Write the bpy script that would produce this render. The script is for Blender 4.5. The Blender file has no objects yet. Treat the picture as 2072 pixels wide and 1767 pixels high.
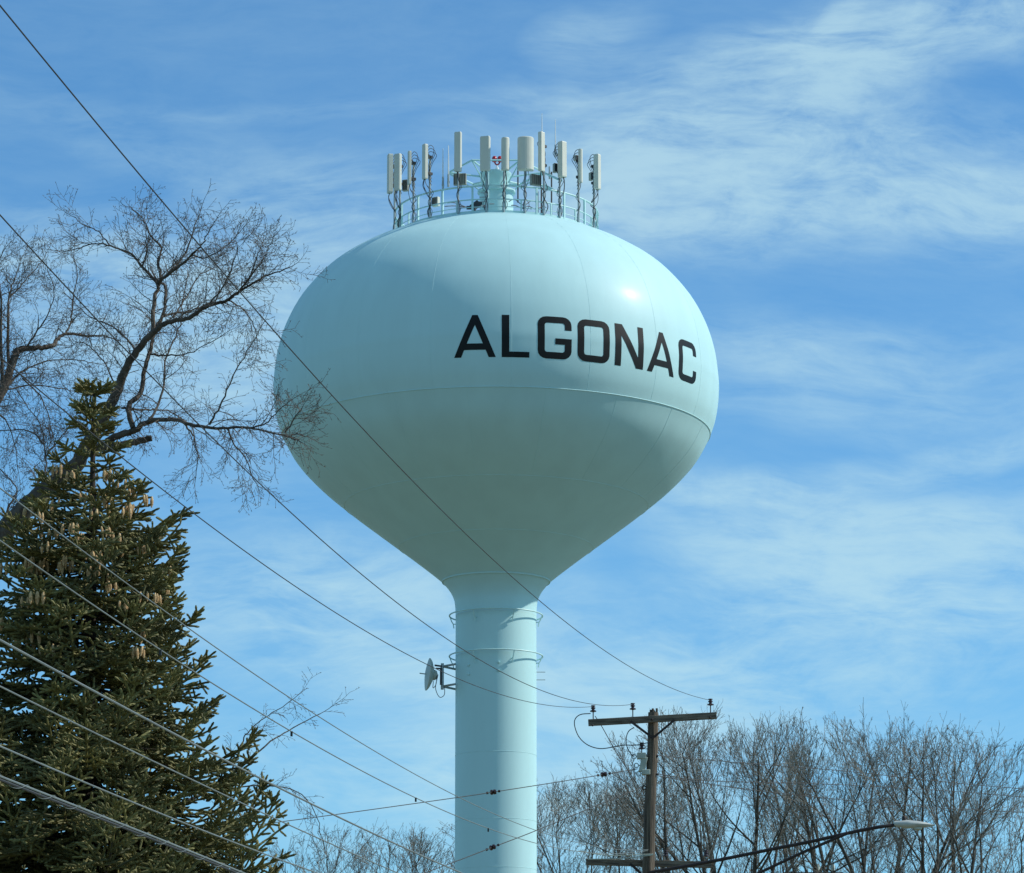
import bpy, math, random
import numpy as np
from mathutils import Vector, Matrix
random.seed(7); rng = np.random.default_rng(7)
C = bpy.context.scene.collection
R = math.radians

# ------------------------------------------------------------------ camera
F = 7210.0; PITCH = R(12.7); CZ = 1.6          # focal length in px of a 2072 px wide picture
cp, sp = math.cos(PITCH), math.sin(PITCH)
cd = bpy.data.cameras.new('camera'); cam = bpy.data.objects.new('camera', cd); C.objects.link(cam)
cam.location = (0, 0, CZ); cam.rotation_euler = (math.pi/2 + PITCH, 0, 0)
cd.sensor_width = 36; cd.lens = F/2072*36; cd.clip_start = 0.1; cd.clip_end = 8000
bpy.context.scene.camera = cam

def at(px, py, Y):
    """world point seen at a picture position, at distance Y ahead"""
    a = (px-1036)/F; b = (883.5-py)/F
    dy = cp-b*sp; dz = sp+b*cp
    return np.array([a/dy*Y, Y, CZ+dz/dy*Y])

# ------------------------------------------------------------------ light, sky
SUN_EL, SUN_AZ = R(41), R(1)                   # azimuth from +X towards +Y
sv = Vector((math.cos(SUN_EL)*math.cos(SUN_AZ), math.cos(SUN_EL)*math.sin(SUN_AZ), math.sin(SUN_EL)))
sl = bpy.data.lights.new('sun', 'SUN'); sun = bpy.data.objects.new('sun', sl); C.objects.link(sun)
sl.energy = 3.1; sl.angle = R(0.5); sl.color = (1.0, 0.95, 0.86)
sun.rotation_euler = sv.to_track_quat('Z', 'Y').to_euler(); sun.location = (40, -10, 60)

W = bpy.data.worlds.new('World'); bpy.context.scene.world = W; W.use_nodes = True
nt = W.node_tree; nt.nodes.clear()
def N(t, **k):
    n = nt.nodes.new(t)
    for a, v in k.items(): setattr(n, a, v)
    return n
def L(a, b): nt.links.new(a, b)
def mth(op, a, b=None, c=None, clamp=False):
    n = N('ShaderNodeMath', operation=op); n.use_clamp = clamp
    for i, v in enumerate((a, b, c)):
        if v is None: continue
        if hasattr(v, 'links'): L(v, n.inputs[i])
        else: n.inputs[i].default_value = v
    return n.outputs[0]
out = N('ShaderNodeOutputWorld'); bg = N('ShaderNodeBackground'); L(bg.outputs[0], out.inputs[0])
sky = N('ShaderNodeTexSky', sky_type='NISHITA'); sky.sun_disc = False
sky.sun_elevation = SUN_EL; sky.sun_rotation = R(90)-SUN_AZ
sky.air_density = 1.0; sky.dust_density = 0.35; sky.ozone_density = 2.5; sky.altitude = 100
tint = N('ShaderNodeMix', data_type='RGBA', blend_type='MULTIPLY'); tint.inputs[0].default_value = 1
L(sky.outputs[0], tint.inputs[6]); tint.inputs[7].default_value = (0.49, 0.90, 1.12, 1)
# thin cirrus, laid out by direction: x/|y| across, z/|y| up
geo = N('ShaderNodeTexCoord'); sep = N('ShaderNodeSeparateXYZ'); L(geo.outputs['Generated'], sep.inputs[0])
ay = mth('MAXIMUM', mth('ABSOLUTE', sep.outputs[1]), 0.12)
ca = mth('DIVIDE', sep.outputs[0], ay); ce = mth('DIVIDE', sep.outputs[2], ay)
cv = N('ShaderNodeCombineXYZ'); L(ca, cv.inputs[0]); L(ce, cv.inputs[1]); L(mth('MULTIPLY', mth('SIGN', sep.outputs[1]), 3.0), cv.inputs[2])
def dirof(px, py):
    p = at(px, py, 1.0); return p[0], p[2]-CZ
def noise(vec, scale, detail, rough, dist=0.0):
    n = N('ShaderNodeTexNoise'); n.inputs['Scale'].default_value = scale; n.inputs['Detail'].default_value = detail
    n.inputs['Roughness'].default_value = rough; n.inputs['Distortion'].default_value = dist
    L(vec, n.inputs['Vector']); return n
def mapping(vec, loc=(0,0,0), rot=0, scale=(1,1,1), vt='POINT'):
    m = N('ShaderNodeMapping', vector_type=vt); L(vec, m.inputs[0])
    m.inputs['Location'].default_value = loc; m.inputs['Rotation'].default_value = (0,0,rot); m.inputs['Scale'].default_value = scale
    return m.outputs[0]
# warp the coordinates a little so that streaks bend
wn = noise(cv.outputs[0], 9.0, 3, 0.5)
wv = N('ShaderNodeVectorMath', operation='MULTIPLY_ADD'); L(wn.outputs['Color'], wv.inputs[0]); wv.inputs[1].default_value = (0.05, 0.035, 0); L(cv.outputs[0], wv.inputs[2])
wvec = wv.outputs[0]
OFF = (0.025, 0.0175)
streaks = [  # px, py, half length px, half height px, angle deg (up to the right), weight
 (1500, 170, 620, 110, 12, .70), (1850, 60, 420, 110, 10, .55), (1190, 75, 110, 60, 20, .5), (1640, 80, 130, 40, 55, .45),
 (1750, 370, 760, 150, 3, .80), (1500, 330, 420, 120, 14, .6), (1900, 400, 420, 60, 8, .5), (1330, 440, 330, 120, -5, .55),
 (640, 210, 520, 24, 1, .22), (620, 400, 330, 110, -22, .35), (700, 440, 260, 130, 0, .35), (100, 480, 330, 90, -10, .45), (330, 620, 500, 190, -6, .75), (520, 760, 260, 200, 0, .6),
 (1700, 760, 420, 110, -4, .5), (1800, 690, 330, 60, 3, .25), (1850, 930, 420, 40, 14, .55), (1900, 1150, 480, 160, 4, .9), (1560, 1090, 330, 110, -8, .4),
 (1500, 1330, 700, 130, 3, .6), (1150, 1500, 500, 160, 8, .6), (700, 1250, 420, 160, 4, .75), (700, 1560, 480, 90, -8, .55), (480, 1150, 300, 140, -12, .45),
 (1700, 1450, 500, 120, 0, .35), (1500, 1010, 500, 40, -3, .3), (260, 300, 400, 60, -30, .22), (900, 1400, 200, 80, 0, .5), (1300, 1700, 900, 90, 0, .5)]
acc = None
for (px, py, hl, hh, an, w) in streaks:
    x, y = dirof(px, py)
    v = mapping(wvec, (x+OFF[0], y+OFF[1], 3.0), R(an), (hl/F*1.35, hh/F*1.35, 1.0), 'TEXTURE')
    g = N('ShaderNodeTexGradient', gradient_type='SPHERICAL'); L(v, g.inputs[0])
    s = mth('SMOOTH_MIN', mth('MULTIPLY', g.outputs['Fac'], 1.5), 1.0, 0.4)
    s = mth('MULTIPLY', s, w)
    acc = s if acc is None else mth('ADD', acc, s)
n1 = noise(mapping(wvec, (0,0,0), R(-9), (15, 48, 1)), 1.0, 8, 0.64, 0.9)
n2 = noise(mapping(wvec, (5,3,0), R(12), (46, 120, 1)), 1.0, 5, 0.65, 0.3)
n3 = noise(mapping(wvec, (1,7,0), R(0), (7, 15, 1)), 1.0, 4, 0.5, 0.4)
n4 = noise(mapping(wvec, (2,9,0), R(-14), (34, 150, 1)), 1.0, 7, 0.68, 0.5)
tex = mth('ADD', mth('MULTIPLY', n4.outputs['Fac'], 0.40), mth('ADD', mth('MULTIPLY', n1.outputs['Fac'], 0.75), mth('ADD', mth('MULTIPLY', n2.outputs['Fac'], 0.45), mth('MULTIPLY', n3.outputs['Fac'], 0.60))))
tex = mth('SUBTRACT', mth('MULTIPLY', tex, 2.6), 2.35, clamp=True)
# unseen cloud cover added overhead and behind the camera as neutral fill light
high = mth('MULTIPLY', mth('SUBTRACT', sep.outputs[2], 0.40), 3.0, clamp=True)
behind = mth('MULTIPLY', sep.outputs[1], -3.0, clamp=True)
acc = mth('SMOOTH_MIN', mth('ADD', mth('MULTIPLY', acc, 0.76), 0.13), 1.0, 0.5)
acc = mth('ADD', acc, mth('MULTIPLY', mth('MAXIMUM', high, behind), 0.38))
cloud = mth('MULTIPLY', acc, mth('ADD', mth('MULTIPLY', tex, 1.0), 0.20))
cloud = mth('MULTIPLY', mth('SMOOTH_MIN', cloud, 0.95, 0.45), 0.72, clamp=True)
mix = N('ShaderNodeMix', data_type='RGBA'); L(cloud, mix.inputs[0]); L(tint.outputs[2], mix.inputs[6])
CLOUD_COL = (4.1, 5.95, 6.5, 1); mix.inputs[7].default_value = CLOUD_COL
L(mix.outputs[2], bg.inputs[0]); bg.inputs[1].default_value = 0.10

vs = bpy.context.scene.view_settings
vs.view_transform = 'Standard'; vs.look = 'None'; vs.exposure = 0.42; vs.gamma = 1.0; vs.use_curve_mapping = False

# ------------------------------------------------------------------ materials
MATS = {}
def mat(name, col, rough=0.6, metal=0.0, var=0.0, vscale=3.0, stretch=(1,1,1), col2=None, bump=0.0, bscale=20.0, coat=0.0, coatr=0.1, detail=4, spec=0.5):
    m = bpy.data.materials.new(name); m.use_nodes = True; t = m.node_tree; b = t.nodes['Principled BSDF']
    b.inputs['Roughness'].default_value = rough; b.inputs['Metallic'].default_value = metal
    b.inputs['Specular IOR Level'].default_value = spec
    if coat: b.inputs['Coat Weight'].default_value = coat; b.inputs['Coat Roughness'].default_value = coatr
    tc = t.nodes.new('ShaderNodeTexCoord'); mp = t.nodes.new('ShaderNodeMapping'); mp.inputs['Scale'].default_value = stretch
    t.links.new(tc.outputs['Object'], mp.inputs[0])
    n = t.nodes.new('ShaderNodeTexNoise'); n.inputs['Scale'].default_value = vscale; n.inputs['Detail'].default_value = detail
    t.links.new(mp.outputs[0], n.inputs['Vector'])
    cr = t.nodes.new('ShaderNodeValToRGB'); t.links.new(n.outputs['Fac'], cr.inputs[0])
    c2 = col2 if col2 else tuple(min(1, c*(1+var)) for c in col)
    c1 = col if col2 else tuple(c*(1-var) for c in col)
    cr.color_ramp.elements[0].position = 0.32; cr.color_ramp.elements[0].color = (*c1, 1)
    cr.color_ramp.elements[1].position = 0.68; cr.color_ramp.elements[1].color = (*c2, 1)
    t.links.new(cr.outputs[0], b.inputs['Base Color'])
    if bump:
        n2 = t.nodes.new('ShaderNodeTexNoise'); n2.inputs['Scale'].default_value = bscale; n2.inputs['Detail'].default_value = 3
        t.links.new(mp.outputs[0], n2.inputs['Vector'])
        bp = t.nodes.new('ShaderNodeBump'); bp.inputs['Strength'].default_value = bump; bp.inputs['Distance'].default_value = 0.05
        t.links.new(n2.outputs['Fac'], bp.inputs['Height']); t.links.new(bp.outputs[0], b.inputs['Normal'])
        if coat: t.links.new(bp.outputs[0], b.inputs['Coat Normal'])
    MATS[name] = m; return m
PAINT = (0.445, 0.685, 0.70)
M_tank = mat('teal_tank_paint', PAINT, 0.55, var=0.030, vscale=1.1, stretch=(1, 1, 0.13), bump=0.14, bscale=1.3, coat=0.065, coatr=0.24, spec=0.2, detail=6)
M_teal = mat('teal_steel_paint', (0.44, 0.68, 0.68), 0.5, var=0.08, vscale=2)
M_letter = mat('black_letter_paint', (0.005, 0.0075, 0.008), 0.5, var=0.3, vscale=3, stretch=(1,1,.4), spec=0.2)
M_panel = mat('antenna_plastic', (0.58, 0.60, 0.52), 0.55, var=0.04, vscale=3)
M_dish = mat('dish_plastic', (0.40, 0.46, 0.42), 0.5, var=0.05, vscale=3)
M_box = mat('radio_box_grey', (0.30, 0.31, 0.26), 0.55, var=0.12, vscale=6)
M_galv = mat('galvanised_steel', (0.33, 0.40, 0.41), 0.5, 0.4, var=0.15, vscale=9)
M_dark = mat('dark_bracket_steel', (0.045, 0.05, 0.055), 0.6, 0.2, var=0.3, vscale=9)
M_cable = mat('black_cable', (0.05, 0.055, 0.06), 0.55, var=0.2, vscale=9)
M_red = mat('red_beacon_glass', (0.40, 0.012, 0.02), 0.25, var=0.2, vscale=5)
M_wire = mat('aged_aluminium_wire', (0.15, 0.18, 0.175), 0.6, 0.1, var=0.15, vscale=4)
M_wiredk = mat('black_sheathed_wire', (0.022, 0.026, 0.028), 0.7, var=0.2, vscale=4)
M_wood = mat('weathered_pole_wood', (0.028, 0.021, 0.014), 0.85, vscale=4, stretch=(5, 5, 0.25), col2=(0.17, 0.135, 0.095), bump=0.7, bscale=9, detail=7)
M_arm = mat('weathered_arm_wood', (0.05, 0.04, 0.03), 0.85, vscale=5, stretch=(0.5, 5, 5), col2=(0.20, 0.165, 0.12), bump=0.5, bscale=9, detail=6)
M_insul = mat('brown_porcelain', (0.035, 0.014, 0.012), 0.25, var=0.2, vscale=9)
M_cut = mat('grey_fibreglass', (0.36, 0.40, 0.34), 0.6, var=0.15, vscale=7)
M_lamp = mat('lamp_housing_grey', (0.42, 0.45, 0.42), 0.5, var=0.1, vscale=7)
M_iron = mat('rusty_black_iron', (0.022, 0.014, 0.013), 0.7, var=0.4, vscale=8)
M_bark = mat('dark_bark', (0.035, 0.028, 0.022), 0.9, vscale=9, stretch=(1, 1, 0.6), col2=(0.11, 0.092, 0.072), bump=0.8, bscale=22, detail=6)
M_twig = mat('bare_twigs', (0.085, 0.070, 0.056), 0.8, var=0.3, vscale=3)
M_twigsil = mat('silver_maple_twigs', (0.19, 0.18, 0.15), 0.75, var=0.35, vscale=0.8)
M_bark2 = mat('grey_maple_bark', (0.030, 0.028, 0.022), 0.9, vscale=4, col2=(0.075, 0.07, 0.056), bump=0.5, bscale=9)
M_needle = mat('spruce_needles', (0.058, 0.062, 0.026), 0.65, vscale=2.2, col2=(0.235, 0.218, 0.078), detail=5, spec=0.3)
M_spbark = mat('spruce_bark', (0.030, 0.022, 0.015), 0.9, var=0.4, vscale=12)
M_cone = mat('tan_spruce_cone', (0.40, 0.25, 0.11), 0.65, vscale=26, stretch=(1,1,2), col2=(0.74, 0.53, 0.28), bump=0.4, bscale=120)
M_ground = mat('winter_grass', (0.095, 0.10, 0.05), 0.95, vscale=0.25, col2=(0.19, 0.175, 0.11), detail=8)

# ------------------------------------------------------------------ mesh helpers
class MB:
    def __init__(s): s.v = []; s.f = []; s.n = 0
    def add(s, v, f):
        v = np.asarray(v, float).reshape(-1, 3); s.v.append(v)
        for q in f: s.f.append(tuple(i+s.n for i in q))
        s.n += len(v)
    def box(s, c, size, ax=None):
        """box at centre c; ax = 3x3 with columns for its axes"""
        hx, hy, hz = [q/2 for q in size]
        v = np.array([(x, y, z) for x in (-hx, hx) for y in (-hy, hy) for z in (-hz, hz)])
        if ax is not None: v = v @ np.asarray(ax).T
        s.add(v+np.asarray(c), [(0,1,3,2),(4,6,7,5),(0,4,5,1),(2,3,7,6),(0,2,6,4),(1,5,7,3)])
    def tube(s, pts, r, n=8, caps=True, closed=False):
        pts = np.asarray(pts, float); m = len(pts)
        r = np.full(m, r) if np.isscalar(r) else np.asarray(r, float)
        if closed: t = np.roll(pts, -1, 0)-np.roll(pts, 1, 0)
        else: t = np.gradient(pts, axis=0)
        t /= np.linalg.norm(t, axis=1)[:, None]+1e-12
        ref = np.array([0, 0, 1.0]) if abs(t[0][2]) < .9 else np.array([1.0, 0, 0])
        V = []
        for i in range(m):
            a = np.cross(t[i], ref); a /= np.linalg.norm(a)+1e-12; b = np.cross(t[i], a)
            ref = -np.cross(t[i], a) if False else np.cross(a, t[i])
            th = np.arange(n)/n*2*math.pi
            V.append(pts[i]+r[i]*(np.cos(th)[:, None]*a+np.sin(th)[:, None]*b))
        f = []
        for i in range(m if closed else m-1):
            j = (i+1) % m
            for k in range(n): f.append((i*n+k, j*n+k, j*n+(k+1) % n, i*n+(k+1) % n))
        if caps and not closed: f.append(tuple(range(n))); f.append(tuple(reversed(range((m-1)*n, m*n))))
        s.add(np.concatenate(V), f)
    def bar(s, a, b, r, n=8): s.tube([a, b], r, n)
    def lathe(s, prof, c=(0,0,0), n=24, ax=None, caps=True):
        """prof = [(r, z)]"""
        th = np.arange(n)/n*2*math.pi; V = []
        for r_, z in prof: V.append(np.c_[r_*np.cos(th), r_*np.sin(th), np.full(n, z)])
        V = np.concatenate(V)
        if ax is not None: V = V @ np.asarray(ax).T
        f = []
        for i in range(len(prof)-1):
            for k in range(n): f.append((i*n+k, i*n+(k+1) % n, (i+1)*n+(k+1) % n, (i+1)*n+k))
        if caps:
            f.append(tuple(reversed(range(n)))); f.append(tuple(range((len(prof)-1)*n, len(prof)*n)))
        s.add(V+np.asarray(c), f)
    def build(s, name, m, parent=None, smooth=True, bevel=0):
        v = np.concatenate(s.v) if s.v else np.zeros((0, 3))
        if parent is not None: v = v-np.array(parent['_o'])
        return mkobj(name, v, s.f, m, parent, smooth, bevel)

def mkobj(name, v, f, m, parent=None, smooth=True, bevel=0):
    me = bpy.data.meshes.new(name)
    if isinstance(f, np.ndarray):
        k = f.shape[1]; me.vertices.add(len(v)); me.vertices.foreach_set('co', np.asarray(v, np.float32).ravel())
        me.loops.add(f.size); me.loops.foreach_set('vertex_index', f.astype(np.int32).ravel())
        me.polygons.add(len(f)); me.polygons.foreach_set('loop_start', np.arange(0, f.size, k, dtype=np.int32))
        me.update(calc_edges=True)
    else: me.from_pydata([tuple(q) for q in v], [], f)
    me.validate(); me.materials.append(m)
    me.polygons.foreach_set('use_smooth', [smooth]*len(me.polygons))
    if smooth and hasattr(me, 'set_sharp_from_angle'): me.set_sharp_from_angle(angle=R(40))
    o = bpy.data.objects.new(name, me); C.objects.link(o)
    o['_o'] = [0.0, 0.0, 0.0] if parent is None else list(parent['_o'])
    if parent is not None: o.parent = parent
    if bevel:
        b = o.modifiers.new('bevel', 'BEVEL'); b.width = bevel; b.segments = 2; b.limit_method = 'ANGLE'
    return o
def tag(o, label=None, cat=None, group=None, kind=None):
    if label: o['label'] = label
    if cat: o['category'] = cat
    if group: o['group'] = group
    if kind: o['kind'] = kind
    return o
def empty(name, loc, label, cat, group=None):
    o = bpy.data.objects.new(name, None); C.objects.link(o); o.location = tuple(loc); o['_o'] = [float(q) for q in loc]
    o.empty_display_size = 0.3
    return tag(o, label, cat, group)
def rotz(a): return np.array([[math.cos(a), -math.sin(a), 0], [math.sin(a), math.cos(a), 0], [0, 0, 1.0]])
def smoothline(P, k=6):
    """Catmull-Rom through the points"""
    P = np.asarray(P, float)
    if len(P) < 3: return np.array([P[0]*(1-t)+P[-1]*t for t in np.linspace(0, 1, k+1)])
    Q = np.vstack([2*P[0]-P[1], P, 2*P[-1]-P[-2]]); o = []
    for i in range(1, len(Q)-2):
        for t in np.linspace(0, 1, k, endpoint=False):
            o.append(.5*((2*Q[i])+(-Q[i-1]+Q[i+1])*t+(2*Q[i-1]-5*Q[i]+4*Q[i+1]-Q[i+2])*t*t+(-Q[i-1]+3*Q[i]-3*Q[i+1]+Q[i+2])*t**3))
    o.append(P[-1]); return np.array(o)

# ------------------------------------------------------------------ ground
g = MB(); g.add([(-3000,-3000,0),(3000,-3000,0),(3000,3000,0),(-3000,3000,0)], [(0,1,2,3)])
tag(g.build('ground', M_ground), 'flat winter grass ground under the tower and trees', kind='structure')

# ------------------------------------------------------------------ water tower
TX, TY = -32/F*129, 126.0
Z0 = 30.0
PROF = [(-9.0,1.447),(-7.6,1.447),(-7.0,1.447),(-6.6,1.450),(-6.3,1.462),(-6.0,1.51),(-5.7,1.655),(-5.4,1.89),(-5.35,1.94),(-5.0,2.36),(-4.4,3.13),(-3.6,4.19),(-2.7,5.36),(-1.8,6.42),(-.9,7.24),(0.0,7.751)]
PROF2 = [(0.0,7.751),(0.5,7.925),(1.0,8.027),(1.5,8.075),(2.0,8.078),(3.0,7.955),(4.0,7.655),(5.0,7.11),(6.0,6.22),(6.7,5.19),(7.15,4.28),(7.32,3.85),(7.42,3.3),(7.6,2.0),(7.7,0.6)]
def splined(P, k=8):
    q = smoothline([(r, 0, z) for z, r in P], k); return [(a[2]+Z0, max(a[0], .01)) for a in q]
lower = splined(PROF); upper = splined(PROF2)
allp = lower+upper[1:]
pz = np.array([a for a, _ in allp]); pr = np.array([b for _, b in allp])
def rad(z): return float(np.interp(z, pz, pr))
def surf(deg, z, off=0.0):
    """point on the tank skin at azimuth deg (0 = towards the road, + to the right), height z"""
    a = R(deg); r = rad(z); s = (rad(z+.05)-rad(z-.05))/.1; n = 1/math.hypot(1, s)
    rr = r+off*n; return np.array([TX+rr*math.sin(a), TY-rr*math.cos(a), z-off*n*s])
T = empty('water_tower', (TX, TY, 0), 'pale teal spheroid water tower on one slender stem, black name painted on its tank', 'water tower')
tc_ = (TX, TY, 0)
tank = MB(); tank.lathe([(r, z) for z, r in allp if z >= Z0-5.36], tc_, 160); tank = tank.build('tank', M_tank, T)
stem = MB(); stem.lathe([(1.95, 0.25), (1.62, 2.2), (1.50, 4.5), (1.447, 8)]+[(1.447, z) for z in (12, 16, 20)]+[(r, z) for z, r in allp if z <= Z0-5.35], tc_, 96, caps=False)
stem = stem.build('stem', M_tank, T)
bp_ = MB(); bp_.lathe([(2.35, 0.0), (2.35, 0.22), (2.3, 0.26), (1.9, 0.26)], tc_, 64); bp_.build('base_ring', mat('concrete', (0.3,0.3,0.28), .9, var=.15), T)
def ring(mb, r, z, t, n=120, m=6, a0=0, a1=360):
    closed = a1-a0 >= 360
    th = np.radians(np.linspace(a0, a1, n, endpoint=not closed))
    mb.tube(np.c_[TX+r*np.sin(th), TY-r*np.cos(th), np.full(len(th), z)], t, m, closed=closed)
for z, t in ((Z0, .018), (Z0-2.60, .010), (Z0-4.12, .010), (37.2, .010)):
    w = MB(); ring(w, rad(z), z, t, 160); w.build('weld_seam', M_tank, tank)
w = MB()
for k in range(18):                            # plate joints running up the tank
    for (za, zb, dd) in ((Z0+.05, 37.1, 0), (Z0-2.55, Z0-.05, 9)):
        zs = np.linspace(za, zb, 30); w.tube([surf(k*20+4+dd, z) for z in zs], .0050, 4)
w.build('plate_joint', M_tank, tank)
w = MB(); ring(w, rad(Z0-5.36), Z0-5.36, .032); w.build('weld_seam', M_tank, stem)
for z in (16.0, 18.35, 14.3, 11.5, 8.6):
    w = MB(); ring(w, 1.447, z, .007, 96); w.build('weld_seam', M_tank, stem)
# painter's rails round the stem
for z in (23.40, 21.93):
    w = MB(); ring(w, 1.67, z, .026, 96, 8); w = w.build('painters_rail', M_teal, T)
    for k in range(6):
        a = -37+k*60+ (8 if k == 0 else 0); b = MB(); a_ = R(a)
        def q(r, zz, a_=a_): return (TX+r*math.sin(a_), TY-r*math.cos(a_), zz)
        b.tube([q(1.67, z), q(1.60, z-.18), q(1.55, z-.26), q(1.52, z-.42)], .020, 6); b.bar(q(1.44, z-.27), q(1.56, z-.26), .018, 6)
        b.build('rail_bracket', M_teal, w)
for a, z in ((-42, 21.45), (-42, 21.13), (4, 21.5), (4, 21.2)):
    b = MB(); p = np.array([TX+1.45*math.sin(R(a)), TY-1.45*math.cos(R(a)), z]); b.lathe([(.045, -.02), (.045, .05), (.02, .06)], p, 8, np.array([[1,0,0],[0,0,-1],[0,1,0]]))
    b.build('stud', M_teal, T)
for z in (21.37, 21.09):
    b = MB(); b.bar((TX+1.42, TY, z), (TX+1.76, TY, z), .014, 6); b.build('peg', M_galv, T)

# lettering, each letter a skin that follows the tank
DEG = 1/0.1395                                 # degrees per metre of arc
ZB, ZT = 30.965, 32.45
def letter_mesh(shapes, name):
    """shapes = convex quads in (deg, 0..1) space, subdivided onto the tank skin"""
    mb = MB()
    for k, q in enumerate(shapes):
        q = np.asarray(q, float); nu, nv = 8, 14; V = []; off = .006+.0006*(k % 5)
        for i in range(nv+1):
            t = i/nv; l = q[0]*(1-t)+q[3]*t; r_ = q[1]*(1-t)+q[2]*t
            for j in range(nu+1):
                p = l*(1-j/nu)+r_*(j/nu); V.append(surf(p[0], ZB+(ZT-ZB)*p[1], off))
        f = [(i*(nu+1)+j, i*(nu+1)+j+1, (i+1)*(nu+1)+j+1, (i+1)*(nu+1)+j) for i in range(nv) for j in range(nu)]
        mb.add(V, f)
    return mb.build(name, M_letter, T)
def band(pts_out, pts_in):
    return [[pts_out[i], pts_out[i+1], pts_in[i+1], pts_in[i]] for i in range(len(pts_out)-1)]
def arcpts(cx_, cy_, rx, ry, a0, a1, n=5): return [(cx_+rx*math.cos(R(a)), cy_+ry*math.sin(R(a))) for a in np.linspace(a0, a1, n)]
def path_C(x0, x1, sw=1.75, sh=.155):
    """outer and inner outline of a rounded letter, from the upper terminal round to the lower one"""
    rx, ry = 2.2, .19; ix, iy = .55, .06
    o = [(x1, .68)]+arcpts(x1-rx, 1-ry, rx, ry, 0, 90)+arcpts(x0+rx, 1-ry, rx, ry, 90, 180)+arcpts(x0+rx, ry, rx, ry, 180, 270)+arcpts(x1-rx, ry, rx, ry, 270, 360)+[(x1, .32)]
    i = [(x1-sw, .68)]+arcpts(x1-sw-ix, 1-sh-iy, ix, iy, 0, 90)+arcpts(x0+sw+ix, 1-sh-iy, ix, iy, 90, 180)+arcpts(x0+sw+ix, sh+iy, ix, iy, 180, 270)+arcpts(x1-sw-ix, sh+iy, ix, iy, 270, 360)+[(x1-sw, .32)]
    return o, i
def L_A(x0, x1):
    xm = (x0+x1)/2; hw = .68; s = 1.72
    def xe(t, side): return (x0 if side < 0 else x1)*(1-t)+(xm+side*hw)*t
    lft = [(x0, 0), (x0+s, 0), (xm+.0, .85), (xm-hw, 1)]
    sh = [[(x0, 0), (x0+s, 0), (xm, .76), (xm-hw, 1)], [(x1-s, 0), (x1, 0), (xm+hw, 1), (xm, .76)], [(xm-hw, 1), (xm, .76), (xm, .76), (xm+hw, 1)]]
    def inner(t): return x0+s+(xm-x0-s)*t/.76
    sh.append([(inner(.17)-.3, .17), (2*xm-inner(.17)+.3, .17), (2*xm-inner(.32)+.3, .32), (inner(.32)-.3, .32)])
    return sh
letters = []
letters.append(L_A(-10.05, .14))
letters.append([[(1.58, 0), (3.42, 0), (3.42, 1), (1.58, 1)], [(3.40, 0), (8.34, 0), (8.34, .13), (3.40, .13)]])
o_, i_ = path_C(10.35, 18.9); o2 = o_[:-1]+[(18.9, .48)]; i2 = i_[:-1]+[(18.9-1.75, .35)]
letters.append(band(o_[:-1], i_[:-1])+[[(18.9-1.75, .19), (18.9, .19), (18.9, .48), (18.9-1.75, .48)], [(14.7, .34), (18.9-1.7, .34), (18.9-1.7, .48), (14.7, .48)]])
o_, i_ = path_C(20.45, 29.15); letters.append(band(o_+[o_[0]], i_+[i_[0]]))
letters.append([[(30.75, 0), (32.55, 0), (32.55, 1), (30.75, 1)], [(37.7, 0), (39.45, 0), (39.45, 1), (37.7, 1)], [(37.2, 0), (39.3, 0), (32.9, 1), (30.8, 1)]])
letters.append(L_A(40.8, 50.75))
o_, i_ = path_C(52.55, 61.1); letters.append(band(o_, i_))
for sh in letters: letter_mesh(sh, 'letter')

# guard rail on the crown of the tank
RR = 3.73; DZ = 37.33
w = MB(); 
th = np.radians(np.linspace(0, 360, 120, endpoint=False))
for r_, za, zb in ((RR+.02, DZ-.06, DZ+.10),):
    n = len(th); V = np.concatenate([np.c_[TX+q_*np.sin(th), TY-q_*np.cos(th), np.full(n, zz)] for q_, zz in ((r_, za), (r_, zb), (r_-.02, zb), (r_-.02, za))])
    w.add(V, [(b*n+i, b*n+(i+1) % n, ((b+1) % 4)*n+(i+1) % n, ((b+1) % 4)*n+i) for b in range(4) for i in range(n)])
rail = w.build('toe_board', M_teal, T)
for z, t in ((DZ+1.02, .034), (DZ+.52, .026), (DZ+.24, .016)):
    w = MB(); ring(w, RR, z, t, 120, 8); w.build('guard_rail', M_teal, T)
for k in range(20):
    a = R(k*18+5); hgt = 1.04
    w = MB(); p = (TX+RR*math.sin(a), TY-RR*math.cos(a)); w.box((p[0], p[1], DZ+hgt/2-.05), (.065, .065, hgt+.1), rotz(a)); w.build('rail_post', M_teal, T, False)
    a = R(k*18+14); p = (TX+RR*math.sin(a), TY-RR*math.cos(a))
    w = MB(); w.box((p[0], p[1], DZ+.24), (.05, .05, .56), rotz(a)); w.build('short_post', M_teal, T, False)
# access tube, hatch and roof vent in the middle
w = MB(); w.lathe([(.80, 37.5), (.80, 37.72), (.62, 37.76), (.62, 39.15), (.70, 39.17), (.70, 39.25), (.5, 39.27)], tc_, 32); hub = w.build('access_tube', M_teal, T)
w = MB(); w.lathe([(.42, 39.27), (.5, 39.5), (.56, 39.8), (.60, 39.86), (.60, 39.92), (.1, 39.99)], (TX-.05, TY, 0), 28); w.build('roof_vent', M_teal, T)
w = MB()
for k in range(10):
    w.box((TX-.62*math.cos(k*.1), TY-.45, 37.7+k*.17), (.3, .04, .03))
w.build('ladder_rung', M_galv, hub)
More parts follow.
